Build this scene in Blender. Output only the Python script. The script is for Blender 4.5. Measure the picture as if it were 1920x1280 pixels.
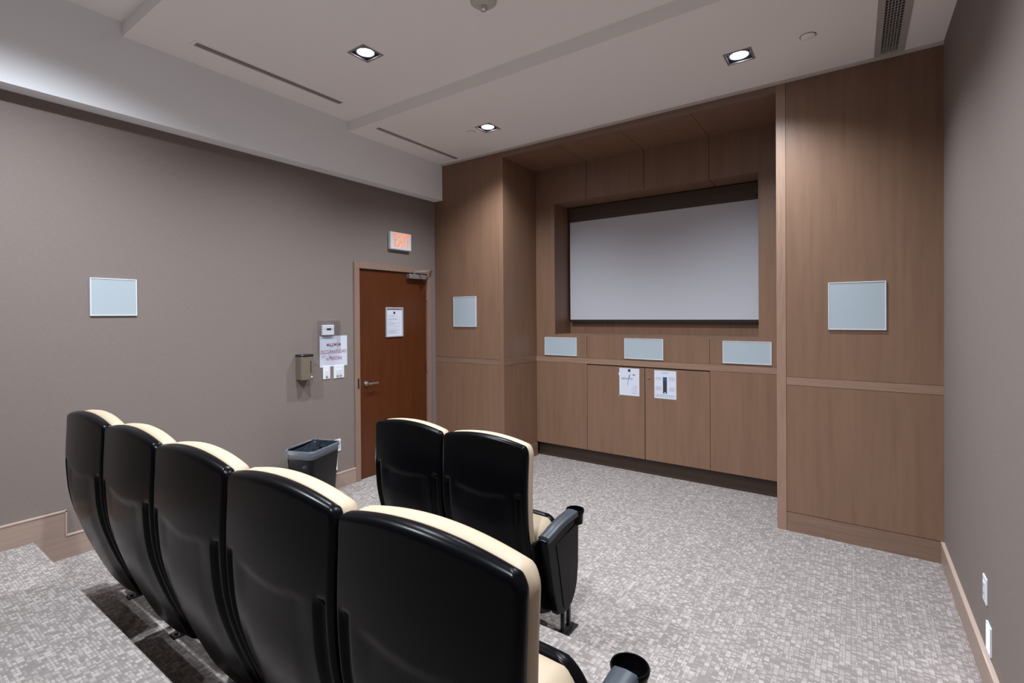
import bpy, bmesh, math, random
from mathutils import Vector, Matrix
for _o in list(bpy.data.objects): bpy.data.objects.remove(_o, do_unlink=True)
S = bpy.context.scene
COL = S.collection
random.seed(7)

# ------------------------------------------------------------------ camera
YAW, PITCH, ROLL, FPX, PPX, PPY = -0.6112, -0.0061, -0.0071, 917.27, 958.93, 595.15
CAM = Vector((4.0869, -4.2513, 1.6608))
_f = Vector((math.sin(YAW)*math.cos(PITCH), math.cos(YAW)*math.cos(PITCH), math.sin(PITCH)))
_r = Vector((math.cos(YAW), -math.sin(YAW), 0))
_u = _r.cross(_f)
_r2 = math.cos(ROLL)*_r + math.sin(ROLL)*_u
_u2 = -math.sin(ROLL)*_r + math.cos(ROLL)*_u
cd = bpy.data.cameras.new('camera'); cam = bpy.data.objects.new('camera', cd); COL.objects.link(cam)
cam.matrix_world = Matrix(((_r2.x, _u2.x, -_f.x, CAM.x), (_r2.y, _u2.y, -_f.y, CAM.y), (_r2.z, _u2.z, -_f.z, CAM.z), (0, 0, 0, 1)))
cd.sensor_width = 36; cd.sensor_fit = 'HORIZONTAL'; cd.lens = FPX*36/1920
cd.shift_x = -(PPX-960)/1920; cd.shift_y = (PPY-640)/1920
cd.clip_start = .02
S.camera = cam

# ------------------------------------------------------------------ light and exposure
w = bpy.data.worlds.new('world'); S.world = w; w.use_nodes = True
w.node_tree.nodes['Background'].inputs[0].default_value = (.86, .93, 1.0, 1)
w.node_tree.nodes['Background'].inputs[1].default_value = 0.12
S.view_settings.view_transform = 'Standard'; S.view_settings.look = 'None'
S.view_settings.exposure = 0.13; S.view_settings.gamma = 1; S.view_settings.use_curve_mapping = False
LAMP_POWER = 212.0

# ------------------------------------------------------------------ dimensions (metres); x right along the screen wall, y towards it
W, H, H2, H3 = 4.569, 3.421, 3.516, 3.610
XB, ZB = .130, 3.003                      # bulkhead
YS1, YS2 = -1.298, -3.061                 # ceiling steps
T1, T2, YT1, YT2 = .145, .301, -2.22, -3.493   # seating tiers
BB = .145
XP1, XP2, XO, ST = 3.598, 3.661, 1.006, .943
D1, D2 = .656, 1.032
NX1, NX2, NZ1, NZ2 = 1.261, 3.379, 1.432, 2.933
ZOP = 3.346
RZ1, RZ2 = 1.112, 1.172
YB = -6.2                                 # how far back the room is built

# ------------------------------------------------------------------ materials
def newmat(name, col, rough=.5, metal=0, spec=.5):
    m = bpy.data.materials.new(name); m.use_nodes = True
    b = m.node_tree.nodes['Principled BSDF']
    b.inputs['Base Color'].default_value = (*col, 1); b.inputs['Roughness'].default_value = rough
    b.inputs['Metallic'].default_value = metal; b.inputs['Specular IOR Level'].default_value = spec
    return m
def N(m, t, **kw):
    n = m.node_tree.nodes.new(t)
    for k, v in kw.items(): setattr(n, k, v)
    return n
def L(m, a, b): m.node_tree.links.new(a, b)
def BS(m): return m.node_tree.nodes['Principled BSDF']
def coords(m, scale=(1, 1, 1), rot=(0, 0, 0)):
    g = N(m, 'ShaderNodeNewGeometry'); mp = N(m, 'ShaderNodeMapping')
    mp.inputs['Scale'].default_value = scale; mp.inputs['Rotation'].default_value = rot
    L(m, g.outputs['Position'], mp.inputs['Vector']); return mp.outputs['Vector']
def mixc(m, fac, a, b, mode='MIX'):
    n = N(m, 'ShaderNodeMix', data_type='RGBA', blend_type=mode)
    for s, v in ((0, fac), (6, a), (7, b)):
        if isinstance(v, (int, float)): n.inputs[s].default_value = v
        elif isinstance(v, tuple): n.inputs[s].default_value = (*v, 1)
        else: L(m, v, n.inputs[s])
    return n.outputs[2]
def mathn(m, op, a, b=None, c=None):
    n = N(m, 'ShaderNodeMath', operation=op)
    for i, v in enumerate((a, b, c)):
        if v is None: continue
        if isinstance(v, (int, float)): n.inputs[i].default_value = v
        else: L(m, v, n.inputs[i])
    return n.outputs[0]
def bump(m, h, strength=.2, dist=.002):
    b = N(m, 'ShaderNodeBump'); b.inputs['Strength'].default_value = strength; b.inputs['Distance'].default_value = dist
    L(m, h, b.inputs['Height']); L(m, b.outputs['Normal'], BS(m).inputs['Normal'])
def noise(m, vec, scale, detail=4, rough=.55):
    n = N(m, 'ShaderNodeTexNoise'); n.inputs['Scale'].default_value = scale
    n.inputs['Detail'].default_value = detail; n.inputs['Roughness'].default_value = rough
    L(m, vec, n.inputs['Vector']); return n.outputs['Fac']
def ramp(m, fac, stops):
    r = N(m, 'ShaderNodeValToRGB'); e = r.color_ramp.elements
    while len(e) < len(stops): e.new(.5)
    for el, (p, c) in zip(e, stops): el.position = p; el.color = (*c, 1)
    L(m, fac, r.inputs['Fac']); return r.outputs['Color']

def wood(name, base, scale, rough=.42, contrast=1.0, cath=True):
    """veneer: scale is small along the grain"""
    m = newmat(name, base, rough)
    v = coords(m, scale)
    a = noise(m, v, 7, 5, .6)
    v2 = coords(m, tuple(s*.33 for s in scale))
    wv = N(m, 'ShaderNodeTexWave', wave_type='RINGS', rings_direction='SPHERICAL')
    wv.inputs['Scale'].default_value = 1.1; wv.inputs['Distortion'].default_value = 7; wv.inputs['Detail'].default_value = 3
    wv.inputs['Detail Scale'].default_value = .8
    L(m, v2, wv.inputs['Vector'])
    c = contrast
    d = tuple(x*(1-.26*c) for x in base); l = tuple(min(1, x*(1+.16*c)) for x in base)
    col = ramp(m, a, [(.25, d), (.5, base), (.78, l)])
    fine = noise(m, coords(m, tuple(s*6 for s in scale)), 9, 2, .5)
    col = mixc(m, mathn(m, 'MULTIPLY', wv.outputs['Fac'], .22*c if cath else 0.0), col, tuple(x*.62 for x in base))
    col = mixc(m, mathn(m, 'MULTIPLY', mathn(m, 'GREATER_THAN', fine, .63), .16*c), col, tuple(x*.5 for x in base))
    L(m, col, BS(m).inputs['Base Color'])
    bump(m, a, .06, .001)
    return m
WB = (.212, .118, .074)
M = {}
M['wood'] = wood('wood_veneer_upright', WB, (3.2, 3.2, .22), contrast=.62)
M['wood_light'] = wood('wood_veneer_pilaster', (.29, .18, .125), (9, 9, .5), contrast=.9, cath=False)
M['wood_flat'] = wood('wood_veneer_level', (.215, .130, .092), (.35, .35, 7), contrast=1.0, cath=False)
M['wood_rail'] = wood('wood_rail_light', (.27, .165, .112), (.5, .5, 12), contrast=1.0, cath=False)
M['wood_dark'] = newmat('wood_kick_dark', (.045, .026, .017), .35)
M['case'] = newmat('screen_case_brown', (.060, .036, .024), .5)
M['gap'] = newmat('shadow_gap_black', (.012, .008, .006), .8)
M['base'] = wood('baseboard_oak', (.33, .235, .19), (.35, .35, 8), contrast=.5, cath=False)
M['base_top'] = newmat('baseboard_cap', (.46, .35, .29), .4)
M['door'] = wood('cherry_door', (.082, .019, .0035), (2.2, 2.2, .3), rough=.34, contrast=.8, cath=False)
M['casing'] = wood('door_casing_wood', (.245, .155, .115), (6, 6, .6), contrast=.5, cath=False)
M['white_paint'] = newmat('ceiling_paint', (.93, .885, .862), .85)
M['bulkhead_lit_paint'] = newmat('bulkhead_lit_paint', (.86, .865, .89), .8)  # white paint with the cool lamp light put into its colour
M['trim_paint'] = newmat('cove_trim_paint', (.55, .50, .47), .7)

m = newmat('wall_covering', (.30, .26, .24), .75)
a = noise(m, coords(m, (40, 40, 420)), 1, 2); b2 = noise(m, coords(m, (420, 420, 30)), 1, 2)
wv = mathn(m, 'ADD', mathn(m, 'MULTIPLY', a, .5), mathn(m, 'MULTIPLY', b2, .5))
lo = noise(m, coords(m, (1, 1, 1)), 1.3, 3)
c = ramp(m, wv, [(.3, (.170, .134, .120)), (.7, (.215, .173, .156))])
c = mixc(m, mathn(m, 'MULTIPLY', lo, .12), c, (.165, .13, .115))
L(m, c, BS(m).inputs['Base Color']); bump(m, wv, .12, .001)
M['wall'] = m

# patterned carpet: snapped cells of light and dark loops with darker rows
m = newmat('carpet_loops', (.4, .35, .33), .95, spec=.1)
g = N(m, 'ShaderNodeNewGeometry')
def snap(sx, sy, ox=0, oy=0, warp=0):
    mp = N(m, 'ShaderNodeMapping'); mp.inputs['Scale'].default_value = (sx, sy, 0); mp.inputs['Location'].default_value = (ox, oy, 0)
    L(m, g.outputs['Position'], mp.inputs['Vector'])
    fl = N(m, 'ShaderNodeVectorMath', operation='FLOOR'); L(m, mp.outputs['Vector'], fl.inputs[0])
    wn = N(m, 'ShaderNodeTexWhiteNoise', noise_dimensions='2D'); L(m, fl.outputs[0], wn.inputs['Vector'])
    fr = N(m, 'ShaderNodeVectorMath', operation='FRACTION'); L(m, mp.outputs['Vector'], fr.inputs[0])
    sp = N(m, 'ShaderNodeSeparateXYZ'); L(m, fr.outputs[0], sp.inputs[0])
    return wn.outputs['Value'], sp.outputs['X'], sp.outputs['Y']
A, ax, ay = snap(44, 82)
B, bx, by = snap(80, 44, .3, .7)
Cc, cx_, cy_ = snap(22, 22)
Dd, dx_, dy_ = snap(44, 41, 0, 0)
sel = mathn(m, 'GREATER_THAN', Cc, .66)
def lerp(f, a_, b_):
    n = N(m, 'ShaderNodeMix', data_type='FLOAT')
    for k_, q in ((0, f), (2, a_), (3, b_)):
        if isinstance(q, (int, float)): n.inputs[k_].default_value = q
        else: L(m, q, n.inputs[k_])
    return n.outputs[0]
v1 = lerp(sel, A, B)
gA = mathn(m, 'MAXIMUM', mathn(m, 'LESS_THAN', ay, .30), mathn(m, 'LESS_THAN', ax, .20))
gB = mathn(m, 'MAXIMUM', mathn(m, 'LESS_THAN', bx, .30), mathn(m, 'LESS_THAN', by, .20))
gap_ = lerp(sel, gA, gB)
sq = mathn(m, 'GREATER_THAN', Dd, .91)
gS = mathn(m, 'MAXIMUM', mathn(m, 'LESS_THAN', dy_, .12), mathn(m, 'LESS_THAN', dx_, .12))
val = lerp(sq, v1, .95); gap_ = lerp(sq, gap_, gS)
col = ramp(m, val, [(.10, (.130, .104, .094)), (.34, (.184, .150, .138)), (.52, (.278, .234, .219)), (.92, (.374, .324, .305))])
col = mixc(m, mathn(m, 'MULTIPLY', gap_, .78), col, (.116, .091, .083))
patch = noise(m, coords(m), 7, 2)
col = mixc(m, mathn(m, 'MULTIPLY', patch, .22), col, (.175, .142, .131))
fib = noise(m, coords(m), 900, 2)
col = mixc(m, .25, col, mixc(m, fib, (.15, .13, .12), (.7, .66, .64)))
L(m, col, BS(m).inputs['Base Color']); bump(m, mathn(m, 'ADD', val, mathn(m, 'MULTIPLY', gap_, -.6)), .35, .002)
M['carpet'] = m

m = newmat('shell_black_plastic', (.0020, .0020, .0026), .25, spec=.08)
bump(m, noise(m, coords(m), 700, 2), .12, .0006)
M['shell'] = m
M['arm'] = newmat('armrest_slate_plastic', (.030, .036, .045), .42)
m = newmat('cream_vinyl', (.385, .30, .212), .5, spec=.3)
bump(m, noise(m, coords(m), 60, 3), .08, .002); M['cream'] = m
M['metal_black'] = newmat('black_enamel_steel', (.012, .012, .013), .28)
M['bin'] = newmat('bin_black_plastic', (.004, .0038, .005), .3, spec=.25)
M['steel'] = newmat('brushed_steel', (.62, .60, .58), .32, 1)
M['alu'] = newmat('closer_aluminium', (.34, .32, .33), .45, .7)
M['silver'] = newmat('snap_frame_silver', (.55, .55, .58), .35, .4)
M['grille'] = newmat('speaker_grille_cloth', (.37, .425, .465), .7)
M['grille_rim'] = newmat('speaker_rim_white', (.64, .66, .70), .45)
M['screen'] = newmat('projection_screen_cloth', (.56, .56, .61), .85, spec=.2)
M['screen_black'] = newmat('screen_black_border', (.010, .008, .008), .7)
M['white'] = newmat('white_plastic', (.72, .73, .78), .35)
M['paper'] = newmat('paper_white', (.62, .64, .73), .6)
M['ink'] = newmat('ink_dark', (.03, .03, .045), .6)
M['ink_grey'] = newmat('ink_grey', (.30, .32, .40), .6)
M['ink_red'] = newmat('ink_red', (.28, .03, .06), .6)
M['blue'] = newmat('remote_picture_blue', (.02, .07, .20), .4)
M['lcd'] = newmat('display_dark', (.02, .02, .03), .3)
M['bronze'] = newmat('dispenser_bronze', (.16, .125, .095), .38)
M['bronze_dark'] = newmat('dispenser_dark', (.02, .014, .012), .3)
M['vent_slot'] = newmat('diffuser_slot', (.34, .29, .28), .6)
M['vent_void'] = newmat('duct_void', (.008, .007, .007), .8)
M['vent_frame'] = newmat('grille_frame_paint', (.42, .39, .36), .6)
M['lamp_trim'] = newmat('lamp_trim_grey', (.30, .28, .30), .4, .3)
M['lamp_inside'] = newmat('lamp_gimbal_dark', (.06, .065, .09), .35, .4)
def emit(name, col, st):
    m = newmat(name, (.8, .8, .8), .5); b = BS(m)
    b.inputs['Emission Color'].default_value = (*col, 1); b.inputs['Emission Strength'].default_value = st
    return m
M['lamp'] = emit('lamp_glow', (.93, .96, 1), 26)
M['step_glow'] = emit('step_light_glow', (.93, .94, 1), 5)
m = newmat('exit_glow', (.7, .12, .04), .5); b = BS(m)
col = ramp(m, noise(m, coords(m), 22, 2), [(.3, (1, .13, .03)), (.7, (1, .33, .12))])
L(m, col, b.inputs['Emission Color']); b.inputs['Emission Strength'].default_value = .95; M['exit'] = m
m = newmat('clear_plastic', (.95, .95, .95), .08)
tr = N(m, 'ShaderNodeBsdfTransparent'); tr.inputs[0].default_value = (.95, .95, .96, 1); gl = N(m, 'ShaderNodeBsdfGlossy'); gl.inputs['Roughness'].default_value = .06
fr_ = N(m, 'ShaderNodeLayerWeight'); fr_.inputs[0].default_value = .5; mx = N(m, 'ShaderNodeMixShader')
L(m, mathn(m, 'MULTIPLY_ADD', mathn(m, 'POWER', fr_.outputs['Facing'], 4), .3, .035), mx.inputs[0]); L(m, tr.outputs[0], mx.inputs[1]); L(m, gl.outputs[0], mx.inputs[2])
L(m, mx.outputs[0], m.node_tree.nodes['Material Output'].inputs['Surface'])
M['clear'] = m
m = newmat('bag_film', (.34, .37, .43), .16); BS(m).inputs['Alpha'].default_value = .30; bump(m, noise(m, coords(m), 35, 3), .8, .012); M['bag'] = m
m2 = newmat('bag_film_inner', (.030, .038, .050), .2); bump(m2, noise(m2, coords(m2), 26, 3), .9, .02); M['bag_in'] = m2

# ------------------------------------------------------------------ helpers
def bx(bm, x0, x1, y0, y1, z0, z1):
    v = [bm.verts.new(p) for p in ((x0,y0,z0),(x1,y0,z0),(x1,y1,z0),(x0,y1,z0),(x0,y0,z1),(x1,y0,z1),(x1,y1,z1),(x0,y1,z1))]
    for f in ((0,3,2,1),(4,5,6,7),(0,1,5,4),(1,2,6,5),(2,3,7,6),(3,0,4,7)): bm.faces.new([v[i] for i in f])
def prism(bm, pts, axis, a, b):
    """extrude a closed 2-D outline along axis from a to b"""
    def P(p, t):
        return {'x': (t, p[0], p[1]), 'y': (p[0], t, p[1]), 'z': (p[0], p[1], t)}[axis]
    A = [bm.verts.new(P(p, a)) for p in pts]; B = [bm.verts.new(P(p, b)) for p in pts]
    n = len(pts)
    bm.faces.new(A); bm.faces.new(B[::-1])
    for i in range(n): bm.faces.new((A[i], B[i], B[(i+1) % n], A[(i+1) % n]))
def cyl(bm, c, r, h, axis='z', n=28, r2=None, cap=True):
    r2 = r if r2 is None else r2
    rings = []
    for t, rr in ((0, r), (h, r2)):
        ring = []
        for i in range(n):
            a = 2*math.pi*i/n; p, q = rr*math.cos(a), rr*math.sin(a)
            o = {'z': (p, q, t), 'x': (t, p, q), 'y': (p, t, q)}[axis]
            ring.append(bm.verts.new((c[0]+o[0], c[1]+o[1], c[2]+o[2])))
        rings.append(ring)
    for i in range(n): bm.faces.new((rings[0][i], rings[0][(i+1) % n], rings[1][(i+1) % n], rings[1][i]))
    if cap: bm.faces.new(rings[0][::-1]); bm.faces.new(rings[1])
def lathe(bm, c, prof, n=32):
    rings = [[bm.verts.new((c[0]+r*math.cos(2*math.pi*i/n), c[1]+r*math.sin(2*math.pi*i/n), c[2]+z)) for i in range(n)] for r, z in prof]
    for k in range(len(rings)-1):
        for i in range(n): bm.faces.new((rings[k][i], rings[k][(i+1) % n], rings[k+1][(i+1) % n], rings[k+1][i]))
    return rings
def tube(bm, pts, r, n=8):
    pts = [Vector(p) for p in pts]; rings = []
    for i, p in enumerate(pts):
        d = (pts[min(i+1, len(pts)-1)]-pts[max(i-1, 0)]).normalized()
        up = Vector((0, 0, 1)) if abs(d.z) < .9 else Vector((1, 0, 0))
        s = d.cross(up).normalized(); t = s.cross(d)
        rr = r[i] if isinstance(r, (list, tuple)) else r
        rings.append([bm.verts.new(p+rr*(math.cos(2*math.pi*k/n)*s+math.sin(2*math.pi*k/n)*t)) for k in range(n)])
    for a, b in zip(rings, rings[1:]):
        for k in range(n): bm.faces.new((a[k], a[(k+1) % n], b[(k+1) % n], b[k]))
    bm.faces.new(rings[0][::-1]); bm.faces.new(rings[-1])
def obj(name, bm, mat, parent=None, bevel=0, smooth=False, seg=2, label=None):
    bmesh.ops.recalc_face_normals(bm, faces=bm.faces[:])
    me = bpy.data.meshes.new(name); bm.to_mesh(me); bm.free()
    me.materials.append(M[mat] if isinstance(mat, str) else mat)
    if smooth:
        for p in me.polygons: p.use_smooth = True
    o = bpy.data.objects.new(name, me); COL.objects.link(o)
    if parent: o.parent = parent
    if bevel:
        b = o.modifiers.new('bevel', 'BEVEL'); b.width = bevel; b.segments = seg; b.limit_method = 'ANGLE'; b.angle_limit = .7
        b.harden_normals = False
    if label: o['label'] = label
    return o
def box(name, dims, mat, parent=None, bevel=0, label=None):
    bm = bmesh.new(); bx(bm, *dims); return obj(name, bm, mat, parent, bevel, label=label)
def smooth_by_angle(o, ang=.6):
    for p in o.data.polygons: p.use_smooth = True
    es = {}
    me = o.data
    bm = bmesh.new(); bm.from_mesh(me)
    for e in bm.edges:
        if len(e.link_faces) == 2 and e.calc_face_angle() > ang: e.smooth = False
    bm.to_mesh(me); bm.free()
def tag(o, label, cat, group=None, kind=None):
    o['label'] = label; o['category'] = cat
    if group: o['group'] = group
    if kind: o['kind'] = kind
    return o
def thing(name, label, cat, loc=(0, 0, 0), group=None, rz=0):
    o = bpy.data.objects.new(name, None); COL.objects.link(o); o.location = loc; o.rotation_euler = (0, 0, rz)
    o.empty_display_size = .1
    return tag(o, label, cat, group)
def struct(o, label=None):
    o['kind'] = 'structure'
    if label: o['label'] = label
    return o
def text_mesh(name, body, size, mat, parent, loc, rot, extrude=.0006, offset=0, sx=1, shear=0, align='CENTER', spacing=1.0):
    cu = bpy.data.curves.new(name, 'FONT'); cu.body = body; cu.size = size; cu.extrude = extrude; cu.offset = offset
    cu.align_x = align; cu.align_y = 'CENTER'; cu.shear = shear; cu.space_character = spacing
    t = bpy.data.objects.new(name+'_tmp', cu); COL.objects.link(t)
    bpy.context.view_layer.update()
    me = bpy.data.meshes.new_from_object(t.evaluated_get(bpy.context.evaluated_depsgraph_get()))
    bpy.data.objects.remove(t, do_unlink=True); bpy.data.curves.remove(cu)
    me.materials.clear(); me.materials.append(M[mat])
    o = bpy.data.objects.new(name, me); COL.objects.link(o); o.location = loc; o.rotation_euler = rot; o.scale = (sx, 1, 1)
    if parent: o.parent = parent
    return o
ROT_LEFT = (math.pi/2, 0, math.pi/2)      # text lying on the left wall, read from the room
ROT_FRONT = (math.pi/2, 0, 0)             # text on the screen wall

# ================================================================== SETTING
def tiers():
    bm = bmesh.new()
    bx(bm, -.1, W+.1, YT1, 1.15, -.1, 0)
    struct(obj('floor', bm, 'carpet'), 'grey and taupe loop carpet in front of the screen wall')
    bm = bmesh.new(); bx(bm, 0, W, YT2, YT1, -.1, T1)
    struct(obj('floor_platform', bm, 'carpet', bevel=.006), 'carpeted low seating platform')
    bm = bmesh.new(); bx(bm, 0, W, YB, YT2, -.1, T2)
    struct(obj('floor_platform', bm, 'carpet', bevel=.008), 'carpeted upper seating platform behind the rear row')
tiers()
# left wall with the door opening
DY0, DY1, DZ = -1.160, -.083, 2.200       # outer casing
bm = bmesh.new()
bx(bm, -.14, 0, YB, DY0+.02, -.1, 4.0); bx(bm, -.14, 0, DY1-.02, 1.2, -.1, 4.0); bx(bm, -.14, 0, DY0+.02, DY1-.02, DZ-.02, 4.0)
struct(obj('wall_left', bm, 'wall'), 'taupe textured wall covering, left side')
struct(box('wall_right', (W, W+.14, YB, 1.2, -.1, 4.0), 'wall'), 'taupe textured wall covering, right side')
# bulkhead along the left wall
struct(box('ceiling_bulkhead', (0, XB, YB, 0, ZB, 3.9), 'bulkhead_lit_paint'), 'white boxed bulkhead along the top of the left wall')

# ceiling planes with openings cut for lamps and vents
LAMPS = [(1.263, -.588, H), (3.444, -.588, H), (1.257, -1.990, H2), (3.444, -1.990, H2), (1.257, -3.70, H3), (3.444, -3.70, H3)]
LS = .088
def plate(name, x0, x1, y0, y1, z, holes, label):
    xs = sorted({x0, x1, *[h[0] for h in holes], *[h[1] for h in holes]}); ys = sorted({y0, y1, *[h[2] for h in holes], *[h[3] for h in holes]})
    bm = bmesh.new(); vd = {}
    def V(x, y, zz):
        k = (round(x, 5), round(y, 5), zz)
        if k not in vd: vd[k] = bm.verts.new((x, y, zz))
        return vd[k]
    T = z+.03
    def solid(i, j):
        if i < 0 or j < 0 or i >= len(xs)-1 or j >= len(ys)-1: return False
        cx, cy = (xs[i]+xs[i+1])/2, (ys[j]+ys[j+1])/2
        return not any(h[0] < cx < h[1] and h[2] < cy < h[3] for h in holes)
    for i in range(len(xs)-1):
        for j in range(len(ys)-1):
            if not solid(i, j): continue
            a, b, c, d = (xs[i], ys[j]), (xs[i+1], ys[j]), (xs[i+1], ys[j+1]), (xs[i], ys[j+1])
            bm.faces.new([V(*p, z) for p in (a, d, c, b)]); bm.faces.new([V(*p, T) for p in (a, b, c, d)])
            for (p, q, di, dj) in ((a, b, 0, -1), (b, c, 1, 0), (c, d, 0, 1), (d, a, -1, 0)):
                if not solid(i+di, j+dj): bm.faces.new([V(*p, z), V(*q, z), V(*q, T), V(*p, T)])
    return struct(obj(name, bm, 'white_paint'), label)
VL = [(.382, .466, -1.222, -.045, H), (.379, .468, -2.768, -1.568, H2)]     # slot diffusers
VG = (4.222, 4.345, -1.24, -.045, H)                                          # bar grille
low_h = [(x-LS+.01, x+LS-.01, y-LS+.01, y+LS-.01) for x, y, z in LAMPS[:2]] + [(VL[0][0]+.012, VL[0][1]-.012, VL[0][2]+.012, VL[0][3]-.012), (VG[0]+.01, VG[1]-.01, VG[2]+.01, VG[3]-.01)]
mid_h = [(x-LS+.01, x+LS-.01, y-LS+.01, y+LS-.01) for x, y, z in LAMPS[2:4]] + [(VL[1][0]+.012, VL[1][1]-.012, VL[1][2]+.012, VL[1][3]-.012)]
rear_h = [(x-LS+.01, x+LS-.01, y-LS+.01, y+LS-.01) for x, y, z in LAMPS[4:]]
plate('ceiling', XB, W, YS1, 0, H, low_h, 'lowest ceiling level next to the screen wall')
plate('ceiling', XB, W, YS2, YS1, H2, mid_h, 'middle ceiling level')
plate('ceiling', XB, W, YB, YS2, H3, rear_h, 'highest ceiling level at the back')
struct(box('trim_ceiling_step', (XB, W, YS1-.0012, YS1+.02, H+.0006, H2+.001), 'white_paint'), 'riser of the front ceiling step')
struct(box('trim_ceiling_step', (XB, W, YS2-.0012, YS2+.02, H2+.0006, H3+.001), 'white_paint'), 'riser of the rear ceiling step')
struct(box('light_block_slab', (-.14, W+.14, YB, 1.3, 3.85, 3.95), 'white_paint'), 'added unseen slab above the ceiling that shuts out world light')  # added out of view to block world light from above
struct(box('trim_cove', (XB, W, -.022, 0, H-.018, H), 'trim_paint'), 'thin painted trim where the ceiling meets the wood wall')

# ---- screen wall in wood veneer
GAP = .0022
def panels(name, lst, mat, label, parent=None):
    bm = bmesh.new()
    for d in lst: bx(bm, *d)
    return struct(obj(name, bm, mat, parent), label)
TOP = H+.03
struct(box('wall_front_core', (-.02, .93, .012, .5, 0, TOP), 'gap'), 'black substrate seen only in the joints')
struct(box('wall_front_core', (3.67, W, .012, .5, 0, TOP), 'gap'), 'black substrate seen only in the joints')
panels('wall_front', [(0, ST-GAP, 0, .012, RZ2+GAP, TOP), (0, ST-GAP, 0, .012, BB+GAP, RZ1-GAP)], 'wood', 'brown veneer wall left of the screen recess')
panels('wall_front', [(XP2+GAP, W, 0, .012, RZ2+GAP, TOP), (XP2+GAP, W, 0, .012, BB+GAP, RZ1-GAP)], 'wood', 'brown veneer wall right of the screen recess')
struct(box('trim_1', (0, ST-GAP, .002, .012, RZ1, RZ2), 'wood_flat'), 'darker veneer rail across the left panel')
struct(box('trim_2', (XP2+GAP, W, -.001, .012, RZ1, RZ2), 'wood_rail'), 'lighter veneer rail across the right panel')
struct(box('trim_3', (ST, XO, -.0015, D1, 0, TOP), 'wood'), 'left pilaster and side of the screen recess')
struct(box('trim_4', (XP1, XP2, -.0015, D1, 0, TOP), 'wood_light'), 'right pilaster beside the screen recess')
struct(box('trim_5', (XO, XO+.0015, .004, D1, RZ1, RZ2), 'wood_flat'), 'rail on the left side of the recess')
struct(box('baseboard_front', (0, ST-GAP, -.001, .012, 0, BB-GAP), 'wood_flat'), 'veneer baseboard of the left panel')
struct(box('baseboard_front', (XP2+GAP, W-.0005, -.001, .012, 0, BB-GAP), 'wood_flat'), 'veneer baseboard of the right panel')
struct(box('baseboard_recess', (XO, XO+.012, 0, D1, 0, BB), 'wood_flat'), 'baseboard on the left side of the recess')
SEAM = [XO, 1.665, 2.320, 2.957, XP1]
pl = []; 
for a, b in zip(SEAM, SEAM[1:]): pl.append((a+GAP, b-GAP, .02, D1+.014, ZOP, ZOP+.02))
panels('ceiling_recess', pl, 'wood', 'veneer soffit of the screen recess')
struct(box('wall_header', (XO, XP1, 0, .02, ZOP, TOP), 'wood_flat'), 'veneer header above the screen recess')
struct(box('wall_recess_core', (XO, XP1, D1+.014, D1+.03, NZ2+.02, TOP), 'gap'), 'black substrate seen only in the joints')
lst = []
for a, b in zip(SEAM, SEAM[1:]):
    lst.append((a+GAP, b-GAP, D1, D1+.014, NZ2, ZOP))          # above the niche
    lst.append((a+GAP, b-GAP, D1, D1+.014, RZ2+GAP, NZ1))      # below it
lst += [(XO+GAP, NX1, D1, D1+.014, NZ1, NZ2), (NX2, XP1, D1, D1+.014, NZ1, NZ2)]
panels('wall_recess', lst, 'wood', 'veneer frame round the projection screen niche')
struct(box('wall_niche_left', (NX1-.02, NX1, D1+.014, D2, NZ1-.02, NZ2+.02), 'wood'), 'left reveal of the screen niche')
struct(box('wall_niche_right', (NX2, NX2+.02, D1+.014, D2, NZ1-.02, NZ2+.02), 'wood'), 'right reveal of the screen niche')
struct(box('wall_niche_back', (NX1-.02, NX2+.02, D2, D2+.02, NZ1-.02, NZ2+.02), 'wood'), 'back of the screen niche')
nt = []
for a, b in zip([NX1]+SEAM[1:4], SEAM[1:4]+[NX2]): nt.append((a+GAP, b-GAP, D1+.014, D2, NZ2, NZ2+.02))
panels('ceiling_niche', nt, 'wood', 'head of the screen niche')
struct(box('trim_niche_sill', (NX1, NX2, D1+.001, D2, NZ1-.02, NZ1), 'wood_flat'), 'sill of the screen niche')
struct(box('wall_front_outer', (-.14, W+.14, 1.1, 1.2, -.1, 4.0), 'gap'), 'wall behind the joinery')

# ---- baseboards on the side walls
def bb(name, pts, xw, s, label):
    """stepped baseboard drawn as a y-z outline; s=+1 on the left wall, -1 on the right"""
    bm = bmesh.new(); prism(bm, pts, 'x', xw, xw+s*.016)
    o = struct(obj(name, bm, 'base'), label)
    return o
def steps(y_end):
    e = .0
    lower = [(y_end, 0), (YT1, 0), (YT1, T1), (YT2, T1), (YT2, T2), (YB, T2)]
    upper = [(YB, T2+BB), (YT2+BB, T2+BB), (YT2+BB, T1+BB), (YT1+BB, T1+BB), (YT1+BB, BB), (y_end, BB)]
    return lower+upper, upper
for nm, xw, s, ye, lab in (('baseboard_left', 0, 1, DY0, 'pale wood baseboard stepping up along the left wall'), ('baseboard_right', W, -1, -.002, 'pale wood baseboard along the right wall')):
    out, up = steps(ye)
    b0 = bb(nm, out, xw, s, lab)
    bm = bmesh.new()
    xa, xb_ = (xw, xw+s*.019)
    x0, x1 = min(xa, xb_), max(xa, xb_)
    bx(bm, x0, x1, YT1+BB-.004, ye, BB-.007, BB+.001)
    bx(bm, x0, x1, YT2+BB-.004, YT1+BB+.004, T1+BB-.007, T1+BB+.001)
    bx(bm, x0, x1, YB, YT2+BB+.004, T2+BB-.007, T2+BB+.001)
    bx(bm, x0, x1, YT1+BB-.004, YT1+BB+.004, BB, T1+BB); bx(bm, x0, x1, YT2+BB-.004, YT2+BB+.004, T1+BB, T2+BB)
    obj('cap_bead', bm, 'base_top', b0)

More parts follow.
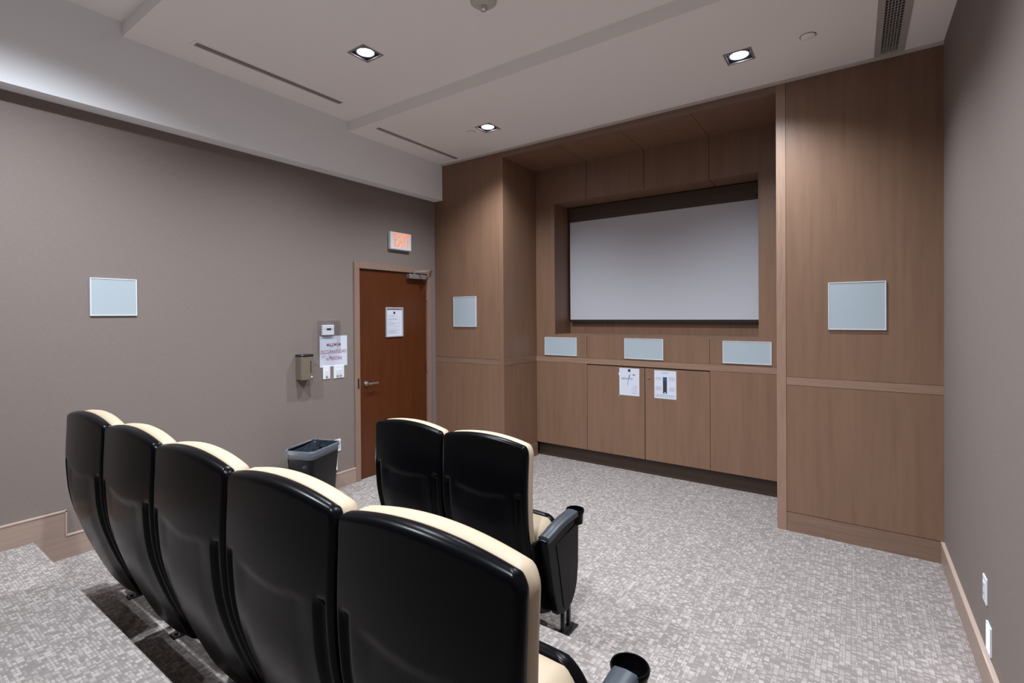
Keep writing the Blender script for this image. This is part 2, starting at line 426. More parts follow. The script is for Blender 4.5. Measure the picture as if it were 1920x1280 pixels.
# ---- door
FW = .062
dr = bpy.data.objects.new('door_1', None); COL.objects.link(dr); dr['kind'] = 'structure'; dr['label'] = 'reddish cherry veneer door in the left wall under the exit sign'
bm = bmesh.new()
bx(bm, -.13, .018, DY0, DY0+FW, 0, DZ); bx(bm, -.13, .018, DY1-FW, DY1, 0, DZ); bx(bm, -.13, .018, DY0+FW, DY1-FW, DZ-FW, DZ)
obj('door_frame', bm, 'casing', dr, bevel=.002)
box('door_leaf', (-.05, -.006, DY0+FW+.003, DY1-FW-.004, .006, DZ-FW-.006), 'door', dr)
box('door_stop', (-.125, -.06, DY0+FW, DY1-FW, 0, DZ-FW), 'gap', dr)
box('strike_plate', (.018, .0195, DY0+.028, DY0+.044, .93, 1.03), 'gap', dr)
box('strike_plate', (.012, .0200, DY0+.046, DY0+.0625, .925, 1.035), 'steel', dr)
for z0, z1 in ((1.835, 1.945), (1.013, 1.125), (.22, .33)):
    bm = bmesh.new(); cyl(bm, (.006, DY1-FW-.004, z0), .007, z1-z0, 'z', 12); bx(bm, -.004, .001, DY1-FW-.004, DY1-FW+.012, z0, z1)
    obj('hinge', bm, 'steel', dr)
hd = bmesh.new()
cyl(hd, (-.006, DY0+FW+.085, .968), .026, .012, 'x', 28); cyl(hd, (.006, DY0+FW+.085, .968), .010, .045, 'x', 16)
tube(hd, [(.050, DY0+FW+.080, .968), (.052, DY0+FW+.10, .968), (.050, DY0+FW+.20, .966)], [.0105, .0095, .0085], 10)
hnd = obj('door_handle', hd, 'steel', dr)
cl = obj('door_closer', (lambda b: (bx(b, -.006, .052, -.452, -.19, 2.070, 2.122), b)[1])(bmesh.new()), 'alu', dr, bevel=.006)
bm = bmesh.new()
cyl(bm, (.028, -.36, 2.122), .012, .035, 'z', 16)
tube(bm, [(.028, -.36, 2.152), (.14, -.28, 2.156), (.16, -.268, 2.156)], .007, 8)
tube(bm, [(.16, -.268, 2.160), (.05, -.10, 2.172)], .006, 8)
cyl(bm, (.16, -.268, 2.146), .012, .024, 'z', 14); cyl(bm, (.045, -.095, 2.150), .009, .045, 'z', 12)
bx(bm, .018, .050, -.115, -.085, 2.155, 2.180)
obj('closer_arm', bm, 'steel', cl)

# ================================================================== CEILING FITTINGS
lamp_labels = ['square recessed downlight nearest the corner of the left panel and the screen wall', 'square recessed downlight on the right, close to the right wall panel',
    'square recessed downlight on the middle ceiling level between the two slot diffusers', 'square recessed downlight on the right of the middle ceiling level, outside the photo',
    'square recessed downlight on the highest ceiling level, left, behind the seats', 'square recessed downlight on the highest ceiling level, right, behind the seats']
def downlight(i, x, y, z):
    t = thing('downlight', lamp_labels[i], 'ceiling light', (x, y, z), 'square ceiling downlights')
    bm = bmesh.new(); a, b = LS, LS-.014
    for d in ((-a, a, -a, -b), (-a, a, b, a), (-a, -b, -b, b), (b, a, -b, b)): bx(bm, d[0], d[1], d[2], d[3], -.004, .004)
    obj('lamp_trim', bm, 'lamp_trim', t)
    bm = bmesh.new(); c = LS-.0105
    for d in ((-c, c, -c, -c+.003, .004, .10), (-c, c, c-.003, c, .004, .10), (-c, -c+.003, -c, c, .004, .10), (c-.003, c, -c, c, .004, .10), (-c, c, -c, c, .10, .104)): bx(bm, *d)
    obj('housing', bm, 'lamp_inside', t)
    bm = bmesh.new()
    rr = lathe(bm, (0, 0, 0), [(.064, .03), (.066, .006), (.060, .004), (.056, .022)])
    obj('gimbal_ring', bm, 'lamp_trim', t, smooth=True)
    bm = bmesh.new(); cyl(bm, (0, 0, .008), .055, .016); obj('bulb', bm, 'lamp', t)
    ld = bpy.data.lights.new('downlight_beam', 'SPOT'); ld.energy = LAMP_POWER*(2.05 if i > 3 else 1); ld.spot_size = math.radians(148 if i > 3 else 136); ld.spot_blend = 1.0
    ld.shadow_soft_size = .045; ld.color = (.85, .925, 1.0)
    lo = bpy.data.objects.new('downlight_beam', ld); COL.objects.link(lo); lo.location = (0, 0, -.012); lo.parent = t
for i, p in enumerate(LAMPS): downlight(i, *p)

for (x0, x1, y0, y1, z), lab in zip(VL, ('long narrow slot diffuser on the lowest ceiling level, reaching the wood wall', 'long narrow slot diffuser on the middle ceiling level beside the bulkhead')):
    t = thing('slot_diffuser', lab, 'air vent', ((x0+x1)/2, (y0+y1)/2, z), 'slot diffusers by the bulkhead')
    hx, hy = (x1-x0)/2, (y1-y0)/2
    bm = bmesh.new()
    for d in ((-hx, -hx+.014, -hy, hy), (hx-.014, hx, -hy, hy), (-hx+.014, hx-.014, -hy, -hy+.022), (-hx+.014, hx-.014, hy-.022, hy)): bx(bm, *d, -.003, .008)
    obj('frame', bm, 'white_paint', t)
    bm = bmesh.new(); bx(bm, -hx+.0125, hx-.0125, -hy+.0125, hy-.0125, .008, .05); obj('slot_back', bm, 'vent_slot', t)
    bm = bmesh.new()
    for k in range(3):
        cx = -hx+.014+(2*hx-.028)*(k+.5)/3; bx(bm, cx-.006, cx+.006, -hy+.022, hy-.022, .001, .008)
    obj('slat', bm, 'vent_slot', t)
x0, x1, y0, y1, z = VG
t = thing('air_grille', 'long ceiling grille with black openings beside the right wall', 'air vent', ((x0+x1)/2, (y0+y1)/2, z))
hx, hy = (x1-x0)/2, (y1-y0)/2
bm = bmesh.new()
for d in ((-hx-.02, -hx+.016, -hy-.01, hy+.015), (hx-.016, hx+.022, -hy-.01, hy+.015), (-hx+.016, hx-.016, -hy-.01, -hy+.012), (-hx+.016, hx-.016, hy-.012, hy+.015)): bx(bm, *d, -.005, .004)
obj('frame', bm, 'vent_frame', t)
bm = bmesh.new(); bx(bm, -hx+.011, hx-.011, -hy+.011, hy-.011, .035, .05); obj('duct', bm, 'vent_void', t)
bm = bmesh.new()
for k in range(1, 6):
    cx = -hx+.016+(2*hx-.032)*k/6; bx(bm, cx-.0018, cx+.0018, -hy+.012, hy-.012, 0, .012)
n = 36
for k in range(n+1):
    cy = -hy+.012+(2*hy-.024)*k/n; bx(bm, -hx+.016, hx-.016, cy-.0020, cy+.0020, .003, .010)
obj('grid_bars', bm, 'vent_frame', t)
for (x, y, z, r), lab in zip(((1.075, -.600, H, .034), (3.85, -.60, H, .042)), ('small round concealed sprinkler cover beside the left front downlight', 'small round concealed sprinkler cover between the downlight and the ceiling grille')):
    bm = bmesh.new(); lathe_r = lathe(bm, (x, y, z), [(r, .001), (r, -.004), (r*.9, -.007), (.001, -.008)])
    sc = tag(obj('sprinkler_cover', bm, 'white_paint', smooth=True), lab, 'sprinkler cover', 'sprinkler covers')
    bm = bmesh.new(); cyl(bm, (x, y, z-.0012), r+.0045, .0016); obj('cover_shadow_disc', bm, 'bronze_dark', sc)  # dark disc stands in for the thin shadow line round the cover
t = thing('smoke_detector', 'round smoke detector with a metal centre, cut off by the top edge of the photo', 'smoke detector', (2.30, -1.965, H2))
bm = bmesh.new(); lathe(bm, (0, 0, 0), [(.078, .001), (.078, -.012), (.066, -.022), (.050, -.034), (.030, -.040), (.001, -.041)]); obj('housing', bm, 'trim_paint', t, smooth=True)
bm = bmesh.new(); lathe(bm, (0, 0, 0), [(.022, -.038), (.024, -.050), (.016, -.062), (.001, -.066)]); obj('sensor', bm, 'steel', t, smooth=True)

# ================================================================== SCREEN WALL FITTINGS
t = thing('projection_screen', 'large pale grey projection screen hanging in the wood niche', 'projection screen', (0, 0, 0))
box('screen_cloth', (1.288, 3.352, .985, .988, 1.595, 2.758), 'screen', t)
bm = bmesh.new(); bx(bm, 1.282, 1.288, .983, .990, 1.57, 2.80); bx(bm, 3.352, 3.358, .983, .990, 1.57, 2.80); bx(bm, 1.282, 3.358, .983, .990, 1.566, 1.595)
obj('screen_border', bm, 'screen_black', t)
box('screen_case', (1.275, 3.365, .965, 1.02, 2.80, 2.925), 'case', t, bevel=.004)
box('screen_batten', (1.288, 3.352, .98, .992, 2.758, 2.80), 'case', t)

def speaker(lab, axis, a0, a1, z0, z1, p, s, group):
    """flush speaker: axis 'y' faces the camera side of plane y=p, axis 'x' faces into the room from plane x=p"""
    am, zm = (a0+a1)/2, (z0+z1)/2; ha, hz = (a1-a0)/2, (z1-z0)/2
    loc = (am, p, zm) if axis == 'y' else (p, am, zm)
    t = thing('wall_speaker', lab, 'speaker', loc, group)
    def B(bm, a, b, c, d, e, f):
        if axis == 'y': bx(bm, a, b, min(s*e, s*f), max(s*e, s*f), c, d)
        else: bx(bm, min(s*e, s*f), max(s*e, s*f), a, b, c, d)
    bm = bmesh.new(); r = .006
    B(bm, -ha, ha, -hz, -hz+r, 0, .010); B(bm, -ha, ha, hz-r, hz, 0, .010); B(bm, -ha, -ha+r, -hz+r, hz-r, 0, .010); B(bm, ha-r, ha, -hz+r, hz-r, 0, .010)
    obj('speaker_frame', bm, 'grille_rim', t)
    bm = bmesh.new(); B(bm, -ha+r, ha-r, -hz+r, hz-r, 0, .0075); obj('speaker_grille', bm, 'grille', t)
G1 = 'square wall speakers'; G2 = 'low wide speakers under the screen'
speaker('square pale speaker grille on the left wood panel next to the door', 'y', .297, .632, 1.527, 1.868, 0, -1, G1)
speaker('square pale speaker grille on the right wood panel, largest in the photo', 'y', 3.932, 4.268, 1.535, 1.876, 0, -1, G1)
speaker('square pale speaker grille alone on the taupe left wall', 'x', -3.215, -2.960, 1.672, 1.922, 0, 1, G1)
speaker('wide pale speaker grille below the left end of the screen', 'y', 1.126, 1.541, 1.190, 1.396, D1, -1, G2)
speaker('wide pale speaker grille below the middle of the screen', 'y', 2.103, 2.513, 1.190, 1.402, D1, -1, G2)
speaker('wide pale speaker grille below the right end of the screen', 'y', 3.074, 3.483, 1.192, 1.399, D1, -1, G2)

# cabinet below the niche
cab = thing('media_cabinet', 'long built-in veneer cabinet with four tall fronts under the screen', 'cabinet', (0, 0, 0))
KZ = .160
box('cabinet_body', (XO+.001, XP1-.001, D1+.018, D2+.05, KZ, RZ1), 'gap', cab)
box('top_rail', (XO+.001, XP1-.001, D1-.002, D2+.05, RZ1, RZ2), 'wood_rail', cab)
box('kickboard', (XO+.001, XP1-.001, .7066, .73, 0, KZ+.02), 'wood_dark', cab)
box('side_panel', (XO+.002, SEAM[1]-GAP, D1, D1+.018, KZ, RZ1-GAP), 'wood', cab)
box('side_panel', (SEAM[3]+GAP, XP1-.001, D1, D1+.018, KZ, RZ1-GAP), 'wood', cab)
d1 = box('door', (SEAM[1]+GAP, SEAM[2]-.004, D1, D1+.018, KZ, RZ1-.012), 'wood', cab)
d2 = box('door', (SEAM[2]+.004, SEAM[3]-GAP, D1, D1+.018, KZ, RZ1-.012), 'wood', cab)
bm = bmesh.new(); cyl(bm, (2.364, D1-.009, 1.006), .012, .009, 'y', 20); obj('lock', bm, 'steel', d2, smooth=False)

# papers on the cabinet doors
def mark(bm, x0, x1, z0, z1, y): bx(bm, x0, x1, y-.0006, y, z0, z1)
yp = D1-.0015
t = thing('wifi_notice', 'white paper sheet with the handwritten word wifi taped to the left cabinet door', 'notice', (0, 0, 0), 'papers taped to the cabinet doors')
box('sheet', (2.043, 2.262, yp, D1-.0003, .803, 1.089), 'paper', t)
bm = bmesh.new(); mark(bm, 2.139, 2.166, 1.052, 1.079, yp); obj('emblem', bm, 'ink', t)
bm = bmesh.new()
def stroke(pts, r=.0016): tube(bm, [(2.043+.219*p[0], yp-.001, .803+.286*p[1]) for p in pts], r, 5)
stroke([(.12,.66),(.13,.60),(.15,.585),(.19,.60),(.21,.655),(.22,.60),(.25,.59),(.28,.61),(.29,.66)])
stroke([(.34,.645),(.34,.60),(.37,.60),(.41,.64)])
stroke([(.58,.78),(.55,.79),(.52,.74),(.48,.64),(.45,.53),(.43,.42),(.42,.37)], [.001,.0016,.0028,.0024,.0018,.0016,.001])
stroke([(.42,.61),(.52,.64),(.58,.65)])
stroke([(.60,.645),(.60,.595),(.63,.595),(.68,.65)])
stroke([(.33,.70),(.345,.705)]); 
obj('handwriting', bm, 'ink', t)
bm = bmesh.new()
for a, b, c in ((.66, .80, .775), (.69, .77, .755), (.72, .745, .735)): mark(bm, 2.043+.219*a, 2.043+.219*b, .803+.286*c-.002, .803+.286*c+.002, yp)
obj('wifi_symbol', bm, 'ink', t)
bm = bmesh.new()
for a, b, c in ((.72, .90, .34), (.62, .88, .265), (.66, .88, .185), (.62, .88, .105)): mark(bm, 2.043+.219*a, 2.043+.219*b, .803+.286*c-.002, .803+.286*c+.002, yp)
obj('small_print', bm, 'ink_grey', t)
box('tape', (2.036, 2.048, yp-.0004, yp+.0008, 1.01, 1.04), 'white', t)
box('tape', (2.034, 2.041, yp-.0004, yp+.0010, .790, .797), 'white', t)
t = thing('remote_notice', 'white paper with a dark remote control picture on the right cabinet door', 'notice', (0, 0, 0), 'papers taped to the cabinet doors')
box('sheet', (2.419, 2.640, yp, D1-.0003, .803, 1.086), 'paper', t)
X0, Z0, WW, HH = 2.419, .803, .221, .283
bm = bmesh.new(); mark(bm, X0+.40*WW, X0+.58*WW, Z0+.19*HH, Z0+.64*HH, yp); obj('remote_picture', bm, 'ink', t)
bm = bmesh.new(); mark(bm, X0+.40*WW, X0+.58*WW, Z0+.64*HH, Z0+.77*HH, yp); obj('remote_picture', bm, 'blue', t)
bm = bmesh.new(); mark(bm, X0+.46*WW, X0+.52*WW, Z0+.205*HH, Z0+.235*HH, yp-.0006); obj('remote_button', bm, 'white', t)
for a, b, zs in ((.06, .32, (.74, .71, .67)), (.06, .32, (.41, .38, .34, .31)), (.68, .92, (.77, .74, .70, .67)), (.68, .92, (.40, .37, .33, .30)), (.34, .66, (.93, .90)), (.05, .92, (.135, .10, .065))):
    bm = bmesh.new()
    for q in zs: mark(bm, X0+a*WW, X0+b*WW, Z0+q*HH-.0014, Z0+q*HH+.0014, yp)
    obj('text_block', bm, 'ink_grey', t)

# ================================================================== LEFT WALL FITTINGS
t = thing('exit_sign', 'lit red EXIT sign in a white box above the door', 'exit sign', (0, -.566, 2.465))
bm = bmesh.new(); bx(bm, 0, .048, -.150, .150, -.095, .095); obj('sign_case', bm, 'white', t, bevel=.012, seg=3)
e = text_mesh('lettering', 'EXIT', .205, 'exit', t, (.0485, 0.005, 0.0), ROT_LEFT, extrude=.001, offset=.003, sx=.54, spacing=1.02)
# thermostat and cover
t = thing('thermostat', 'small white thermostat with a dark display on the left wall', 'thermostat', (0, -1.463, 1.528))
bm = bmesh.new(); bx(bm, 0, .028, -.062, .062, -.05, .047); obj('thermostat_case', bm, 'white', t, bevel=.006)
box('display', (.028, .0292, -.020, .026, -.002, .016), 'lcd', t)
box('control_strip', (.028, .0288, -.052, .054, .008, .011), 'ink_grey', t)
t = thing('thermostat_guard', 'clear plastic lock box over the thermostat and the corner of the white sign', 'cover', (0, -1.463, 1.47))
bm = bmesh.new()
T_ = .003
for d in ((.062, .065, -.105, .105, -.165, .145), (.004, .062, -.105, -.102, -.165, .145), (.004, .062, .102, .105, -.165, .145), (.004, .062, -.102, .102, .142, .145), (.004, .062, -.102, .102, -.165, -.162)): bx(bm, *d)
obj('guard_shell', bm, 'clear', t)
bm = bmesh.new(); bx(bm, .055, .068, -.012, .018, -.098, -.090); obj('guard_latch', bm, 'steel', t)
# occupant load sign
t = thing('occupancy_sign', 'white sheet reading MAXIMUM OCCUPANT LOAD in red beside the door', 'sign', (0, -1.392, 1.322))
box('sheet', (.0004, .003, -.150, .150, -.145, .147), 'paper', t)
for s_, z_, y_ in (('MAXIMUM', .062, .0), ('OCCUPANT LOAD', -.005, .0), ('16 PERSONS', -.070, .0)):
    text_mesh('lettering', s_, .044, 'ink_red', t, (.0032, y_, z_), ROT_LEFT, extrude=.0003, offset=.0003, sx=.76)
def switchplate(lab, y, z, hy, ns):
    t = thing('light_switch', lab, 'light switch', (0, y, z), 'white light switch plates by the door')
    bm = bmesh.new(); bx(bm, 0, .006, -hy, hy, -.062, .062); obj('wall_plate', bm, 'white', t, bevel=.002)
    for k in range(ns):
        yc = (k-(ns-1)/2)*.036
        bm = bmesh.new(); bx(bm, .006, .012, yc-.012, yc+.012, -.034, .022); obj('rocker', bm, 'grille_rim', t, bevel=.002)
        box('indicator', (.006, .0125, yc-.012, yc+.012, -.044, -.036), 'ink_grey', t)
switchplate('narrow white switch plate with one rocker under the white sign', -1.473, 1.126, .038, 1)
switchplate('wider white switch plate with two rockers under the white sign, nearer the door', -1.338, 1.122, .058, 2)
# dispenser
t = thing('soap_dispenser', 'brown and black wall dispenser left of the light switches', 'dispenser', (0, -1.722, 1.200))
pts = [(0, -.062), (.085, -.062), (.100, -.045), (.100, .045), (.085, .062), (0, .062)]
bm = bmesh.new(); prism(bm, pts, 'z', -.108, .098); obj('dispenser_body', bm, 'bronze', t, bevel=.004)
bm = bmesh.new(); prism(bm, [(0, -.064), (.087, -.064), (.103, -.046), (.103, .046), (.087, .064), (0, .064)], 'z', .098, .118); obj('dispenser_lid', bm, 'bronze_dark', t, bevel=.004)
box('sight_window', (.086, .1012, .020, .028, -.05, .06), 'lcd', t)
bm = bmesh.new(); cyl(bm, (.098, .032, -.085), .007, .006, 'x', 14); obj('button', bm, 'white', t)
# door notice in snap frame
t = thing('notice_frame', 'printed notice in a silver snap frame on the red door', 'notice frame', (-.006, -.631, 1.588))
bm = bmesh.new(); a, b, fw = .122, .160, .016
for d in ((-a, a, -b, -b+fw), (-a, a, b-fw, b), (-a, -a+fw, -b+fw, b-fw), (a-fw, a, -b+fw, b-fw)): bx(bm, 0, .014, *d)
obj('snap_frame', bm, 'silver', t, bevel=.003)
box('sheet', (0, .004, -a+fw, a-fw, -b+fw, b-fw-.008), 'paper', t)
box('header_strip', (.004, .006, -a+fw, a-fw, b-fw-.010, b-fw), 'ink_grey', t)
bm = bmesh.new(); bx(bm, .004, .0046, -.014, .012, .088, .113); obj('emblem', bm, 'ink', t)
bm = bmesh.new(); random.seed(3)
for k, z_ in enumerate([.075, .066, .047, .034, .031, .016, .002, -.012, -.015, -.030, -.046, -.066, -.085, -.092, -.100, -.108, -.116, -.124]):
    l = random.uniform(.03, .088); bx(bm, .004, .0046, -.085, -.085+l*1.9, z_-.0016, z_+.0008)
obj('small_print', bm, 'ink_grey', t)
# outlets and step lights
def outlet(lab, side, y, z):
    x = 0 if side > 0 else W
    t = thing('wall_outlet', lab, 'wall outlet', (x, y, z), 'wall outlets', rz=0 if side > 0 else math.pi)
    bm = bmesh.new(); bx(bm, 0, .006, -.037, .037, -.058, .058); obj('wall_plate', bm, 'white', t, bevel=.002)
    bm = bmesh.new(); bx(bm, .006, .009, -.017, .017, -.034, .034); obj('socket_face', bm, 'grille_rim', t, bevel=.001)
    for q in (-.018, .018):
        bm = bmesh.new(); bx(bm, .0089, .0094, -.009, .009, q-.005, q+.005); obj('socket', bm, 'ink_grey', t)
outlet('white wall outlet half hidden behind the rubbish bin by the door', 1, -1.362, .413)
outlet('white wall outlet on the right wall above the glowing step light', -1, -1.240, .412)
def steplight(lab, side, y, z, p):
    x = 0 if side > 0 else W
    t = thing('step_light', lab, 'step light', (x, y, z), 'glowing step lights', rz=0 if side > 0 else math.pi)
    bm = bmesh.new()
    a, b, fw = .040, .062, .008
    for d in ((-a, a, -b, -b+fw), (-a, a, b-fw, b), (-a, -a+fw, -b+fw, b-fw), (a-fw, a, -b+fw, b-fw)): bx(bm, 0, .008, *d)
    obj('wall_plate', bm, 'grille_rim', t, bevel=.001)
    box('lens', (0, .005, -a+fw, a-fw, -b+fw, b-fw), 'step_glow', t)
    ld = bpy.data.lights.new('step_glow', 'AREA'); ld.energy = p; ld.size = .05; ld.color = (.93, .95, 1)
    lo = bpy.data.objects.new('step_glow', ld); COL.objects.link(lo); lo.location = (.012, 0, 0); lo.rotation_euler = (0, -math.pi/2, 0); lo.parent = t
steplight('glowing white step light on the left wall between the bin and the door', 1, -1.405, .238, .5)
steplight('glowing white step light low on the right wall', -1, -1.320, .232, .5)
steplight('glowing white step light on the left wall beside the seating platform, hidden behind the seats', 1, -2.62, .36, 2.5)

# ================================================================== WASTE BIN
t = thing('waste_bin', 'black plastic waste bin with a clear bag over its rim, by the left wall', 'waste bin', (.31, -1.815, 0), rz=math.radians(20))
def rrect(hx, hy, r, n=6):
    out = []
    for cx, cy, a0 in ((hx-r, hy-r, 0), (-hx+r, hy-r, 90), (-hx+r, -hy+r, 180), (hx-r, -hy+r, 270)):
        for k in range(n+1):
            a = math.radians(a0+90*k/n); out.append((cx+r*math.cos(a), cy+r*math.sin(a)))
    return out
def loft(bm, secs, cap0=False, cap1=False, jit=0):
    rings = [[bm.verts.new((x+random.uniform(-jit, jit), y+random.uniform(-jit, jit), z+random.uniform(-jit, jit))) for x, y in rrect(hx, hy, r)] for hx, hy, r, z in secs]
    for a, b in zip(rings, rings[1:]):
        for i in range(len(a)): bm.faces.new((a[i], a[(i+1) % len(a)], b[(i+1) % len(a)], b[i]))
    if cap0: bm.faces.new(rings[0][::-1])
    if cap1: bm.faces.new(rings[-1])
BH = .555
bm = bmesh.new()
loft(bm, [(.095, .16, .03, .002), (.10, .165, .035, .01), (.13, .190, .04, BH-.03), (.138, .198, .045, BH-.025), (.138, .198, .045, BH), (.128, .188, .04, BH), (.092, .157, .03, .02)], True, True)
o = obj('bin_body', bm, 'bin', t); smooth_by_angle(o)
bm = bmesh.new(); random.seed(5)
loft(bm, [(.139, .197, .045, BH-.062), (.143, .202, .048, BH-.06), (.142, .202, .048, BH-.035), (.146, .206, .05, BH-.006), (.139, .199, .046, BH+.008), (.127, .186, .04, BH+.002)], jit=.0028)
o = obj('bin_bag', bm, 'bag', t, smooth=True)
bm = bmesh.new()
loft(bm, [(.128, .187, .04, BH+.003), (.120, .18, .04, BH-.05), (.112, .182, .04, BH-.13), (.10, .165, .04, BH-.22), (.06, .10, .04, BH-.27)], cap1=True, jit=.006)
obj('bag_lining', bm, 'bag_in', t, smooth=True)

# ================================================================== SEATS
PROF = [(1.06, .0), (.985, .0), (.80, -.010), (.70, -.008), (.575, .004), (.417, .052), (.25, .118), (.12, .18), (0, .25)]
def yprof(z):
    for (za, ya), (zb, yb) in zip(PROF, PROF[1:]):
        if z >= zb:
            k = (z-zb)/(za-zb); k2 = k
            return yb+(ya-yb)*k2
    return PROF[-1][1]
def yp_s(z): return sum(yprof(z+d*.03) for d in (-2, -1, 0, 1, 2))/5
def spaced(n, e=.35):
    out = []
    for i in range(n+1):
        t = i/n; out.append((1-e)*t+e*(.5-.5*math.cos(math.pi*t)) if e < 1 else .5-.5*math.cos(math.pi*t))
    return out
def pad(hw, zb, zt, rt, rb, arch, fy_rear, fy_front, er, nu=30, nv=40, taper=0, er2=None):
    """closed cushion-like solid: outline in x-z, rear and front faces meeting at a rounded border"""
    bm = bmesh.new(); er2 = er2 or er
    us = [2*a-1 for a in spaced(nu, .8)]; vs = spaced(nv, .8)
    grids = []
    info = []
    for v in vs:
        row = []
        zl = zb+(zt-zb)*v
        dt, db = zt-zl, zl-zb
        h = hw-taper*(1-v)
        if dt < rt: h -= rt*(1-math.sqrt(max(0, 1-(1-dt/rt)**2)))
        if db < rb: h -= rb*(1-math.sqrt(max(0, 1-(1-db/rb)**2)))
        for u in us:
            x = u*h; z = zl+arch*(1-(x/hw)**2)*v**2
            d = min(h-abs(x), dt, db)
            row.append((x, z, d, u, v))
        info.append(row)
    def prof(d, r): 
        k = min(1, max(0, d/r)); return math.sqrt(max(0, 1-(1-k)**2))
    n, k = len(info), len(us)
    mid = lambda x, z: (fy_rear(x, z, 1)+fy_front(x, z))/2
    R = [[None]*k for _ in range(n)]; F = [[None]*k for _ in range(n)]
    for i in range(n):
        for j in range(k):
            x, z, d, u, v = info[i][j]
            edge = i in (0, n-1) or j in (0, k-1)
            a = fy_rear(x, z, d); b = fy_front(x, z); mm = b-(b-a)*.35 if er2 != er else (a+b)/2
            mm = (a+b)/2
            if edge:
                R[i][j] = F[i][j] = bm.verts.new((x, mm, z))
            else:
                R[i][j] = bm.verts.new((x, mm+(a-mm)*prof(d, er), z)); F[i][j] = bm.verts.new((x, mm+(b-mm)*prof(d, er2), z))
    for i in range(n-1):
        for j in range(k-1):
            bm.faces.new((R[i][j], R[i][j+1], R[i+1][j+1], R[i+1][j]))
            if not (R[i][j] is F[i][j] and R[i][j+1] is F[i][j+1] and R[i+1][j+1] is F[i+1][j+1] and R[i+1][j] is F[i+1][j]):
                bm.faces.new((F[i][j], F[i+1][j], F[i+1][j+1], F[i][j+1]))
    return bm
ZS = 1.022
def sst(a, b, x):
    t = min(1, max(0, (x-a)/(b-a))); return t*t*(3-2*t)
HW = .2725
def shell_rear(x, z, d):
    y = yp_s(z)-.016*(1-(x/HW)**2)
    ax = abs(x)
    low = 1-sst(.755, .785, z)                       # below the ledge
    y += .012*low*(sst(.205, .215, ax)*(1-sst(.238, .250, ax)))*sst(.13, .2, z)*1.5   # side grooves
    y -= .010*low*(1-sst(.10, .205, ax))*sst(.1, .3, .785-z)   # belly of the lower panel
    y += .005*(1-sst(.735, .750, z-.03*(ax/HW)))*(1-sst(.12, .205, ax))*sst(.55, .74, z)  # ledge line
    return y
def make_proto():
    P = {}
    bm = pad(HW, .155, 1.0, .035, .05, .034, shell_rear, lambda x, z: yp_s(z)+.040, .017, 64, 90, taper=.012)
    P['backrest_shell'] = obj('backrest_shell', bm, 'shell', smooth=True)
    bm = pad(HW-.001, .50, .998, .045, .03, .034, lambda x, z, d: yp_s(z)+.030, lambda x, z: yp_s(z)+.092+.010*math.cos(x*5), .030, 30, 36, taper=.01)
    P['back_cushion'] = obj('back_cushion', bm, 'cream', smooth=True)
    bm = pad(.238, .20, .618, .11, .05, .006, lambda x, z, d: .175+.03*sst(.45, .2, z), lambda x, z: .372-.04*sst(.4, .2, z), .05, 26, 30)
    P['seat_cushion'] = obj('seat_cushion', bm, 'cream', smooth=True)
    bm = pad(.240, .17, .612, .115, .06, .006, lambda x, z, d: .345-.04*sst(.4, .2, z), lambda x, z: .392-.05*sst(.4, .2, z), .02, 26, 30)
    P['seat_pan'] = obj('seat_pan', bm, 'shell', smooth=True)
    return P
FOOT = .10
def stand_leg(dx, slant):
    bm = bmesh.new()
    yl = .30
    for q in (-.030, .030):
        prism(bm, [(dx+slant-.010, .012), (dx+slant+.010, .012), (dx+.008, .30), (dx-.008, .30)], 'y', yl+q-.008, yl+q+.008)
    return bm
def foot_plate(dx):
    bm = bmesh.new(); yl = .30
    bx(bm, dx-.030, dx+.030, yl-.085, yl+.085, 0, .007)
    for q in (-.068, .068): cyl(bm, (dx, yl+q, .007), .009, .008, 'z', 10)
    bx(bm, dx-.016, dx+.016, yl-.045, yl+.045, .007, .022)
    return bm
def side_panel(dx, yf=.0, k=1):
    pts = [(.075, .55), (.105, .42), (.14, .28), (.175, .17), (.19, .145), (.215, .142), (.235, .128), (.29, .125), (.335, .14), (.37, .175), (.395, .225), (.41, .32), (.415, .57)]
    bm = bmesh.new(); prism(bm, [(y+yf, z) for y, z in pts], 'x', dx-.021*k, dx+.021*k); return bm
def side_inset(dx, yf, s, k=1):
    pts = [(.165, .50), (.19, .40), (.215, .28), (.235, .18), (.25, .155), (.29, .150), (.33, .165), (.36, .20), (.38, .25), (.39, .33), (.395, .54)]
    a, b = (dx+.019*k, dx+.021*k+.0035) if s > 0 else (dx-.021*k-.002, dx-.019*k)
    bm = bmesh.new(); prism(bm, [(y+yf, z) for y, z in pts], 'x', a, b); return bm
def hinge_bracket(x):
    bm = bmesh.new(); prism(bm, [(.045, .53), (.075, .30), (.12, .17), (.20, .14), (.27, .16), (.285, .30), (.28, .50), (.20, .54)], 'x', x-.006, x+.006); return bm
def arm_pad(dx, yc, k=1):
    """armrest from the backrest to the cup holder centre yc"""
    bm = bmesh.new(); ny = 14
    rows = []
    for i in range(ny+1):
        t = i/ny; y = .085+(yc-.03-.085)*t
        w_ = (.031+.004*t)*k
        zc = .562+.034*t+.010*math.sin(math.pi*t)*(1 if t > .28 else .6)
        sec = [(-w_, -.022), (-w_, -.004), (-w_+.007*k, .004), (0, .007), (w_-.007*k, .004), (w_, -.004), (w_, -.022)]
        rows.append([bm.verts.new((dx+a, y, zc+b)) for a, b in sec])
    for a, b in zip(rows, rows[1:]):
        for k in range(len(a)-1): bm.faces.new((a[k], a[k+1], b[k+1], b[k]))
        bm.faces.new((a[-1], a[0], b[0], b[-1]))
    bm.faces.new(rows[0]); bm.faces.new(rows[-1][::-1])
    return bm
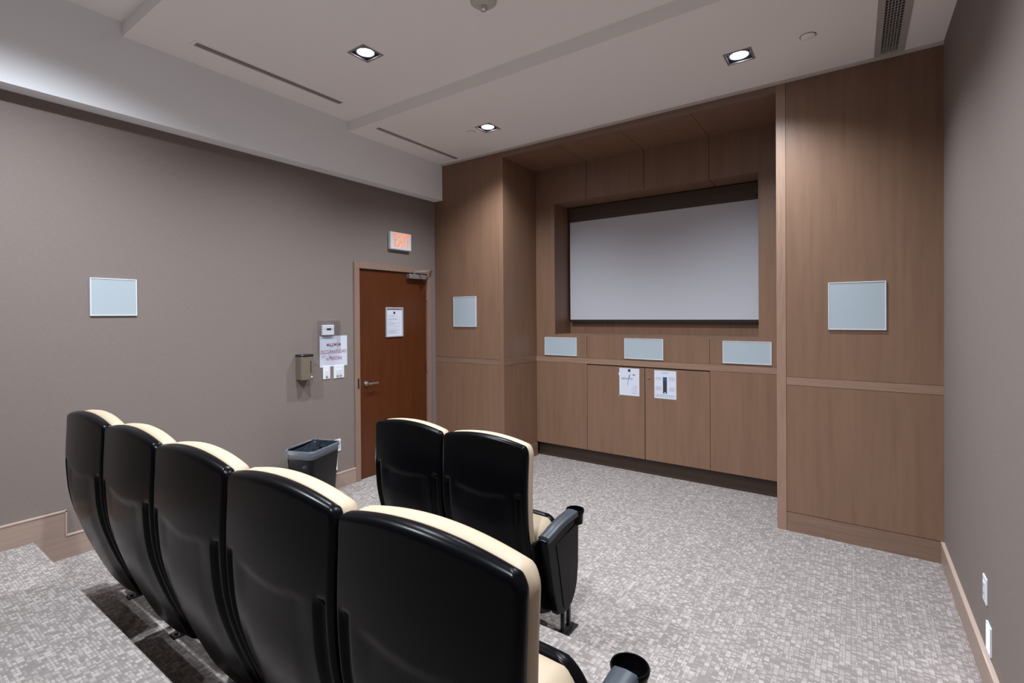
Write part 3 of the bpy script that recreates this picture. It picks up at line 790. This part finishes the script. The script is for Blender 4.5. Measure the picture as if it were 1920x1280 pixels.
def cup_ring(dx, yc, zt=.595):
    bm = bmesh.new()
    lathe(bm, (dx, yc, zt), [(.036, -.072), (.041, -.070), (.043, -.028), (.048, -.014), (.050, -.004), (.048, 0), (.044, 0), (.0425, -.010), (.0405, -.035), (.036, -.040), (.036, -.072)], 36)
    return bm
PR = make_proto()
def add_part(root, name, bm, mat, **kw):
    o = obj(name, bm, mat, root, **kw); return o
first = True
def seat(x, yt, zf, lab, group, right_end=False, yf=0., foot=FOOT, sx=1, drop=0):
    global first
    t = thing('theatre_seat', lab, 'theatre seat', (x, yt, zf), group); t.scale = (sx, 1, ZS)
    for k, p in PR.items():
        o = p if first else p.copy()
        if not first: COL.objects.link(o)
        o.parent = t
        o.location = (0, drop*.3, -drop) if k.startswith('seat_') else (0, 0, 0)
    first = False
    ends = [(-.257, foot)] + ([(.315 if sx == 1 else .298, 0.0)] if right_end else [])
    for dx, sl in ends:
        add_part(t, 'leg', stand_leg(dx, sl), 'metal_black')
        add_part(t, 'foot_plate', foot_plate(dx+sl), 'metal_black', bevel=.001)
        if dx > 0: add_part(t, 'hinge_bracket', hinge_bracket(.274), 'shell', bevel=.002)
        end = dx > 0
        da, th_ = (dx, 1) if end else (-.257, .55)
        if True:
            o = add_part(t, 'side_panel', side_panel(da, yf, th_), 'shell', bevel=.008)
            i = add_part(o, 'panel_inset', side_inset(da, yf, 1 if end else -1, th_), 'shell', bevel=.002)
            yc = .412+yf
            ap = add_part(t, 'armrest', arm_pad(da, yc, th_), 'arm'); smooth_by_angle(ap, .9)
            if end: c_ = add_part(ap, 'cup_holder', cup_ring(dx, yc), 'shell'); smooth_by_angle(c_, .7)
    return t
PITCH_ = .55
PITCH_REAR = .567
names_front = ['left one of two in the front row', 'right one in the front row, with a cup holder arm']
for k in range(2):
    seat(1.983+PITCH_*k, -2.308, 0, 'cream seat with black shell, '+names_front[k], 'front row theatre seats', k == 1, .0, drop=.075)
names_rear = ['farthest left of the rear row, with glare on its back', 'second from the left in the rear row', 'middle of the five in the rear row', 'second from the right in the rear row', 'nearest the camera at the right end of the rear row']
for k in range(5):
    seat(1.035+PITCH_REAR*k, -3.505, T1, 'cream seat with black shell, '+names_rear[k], 'rear row theatre seats', k == 4, .045, sx=1.03)
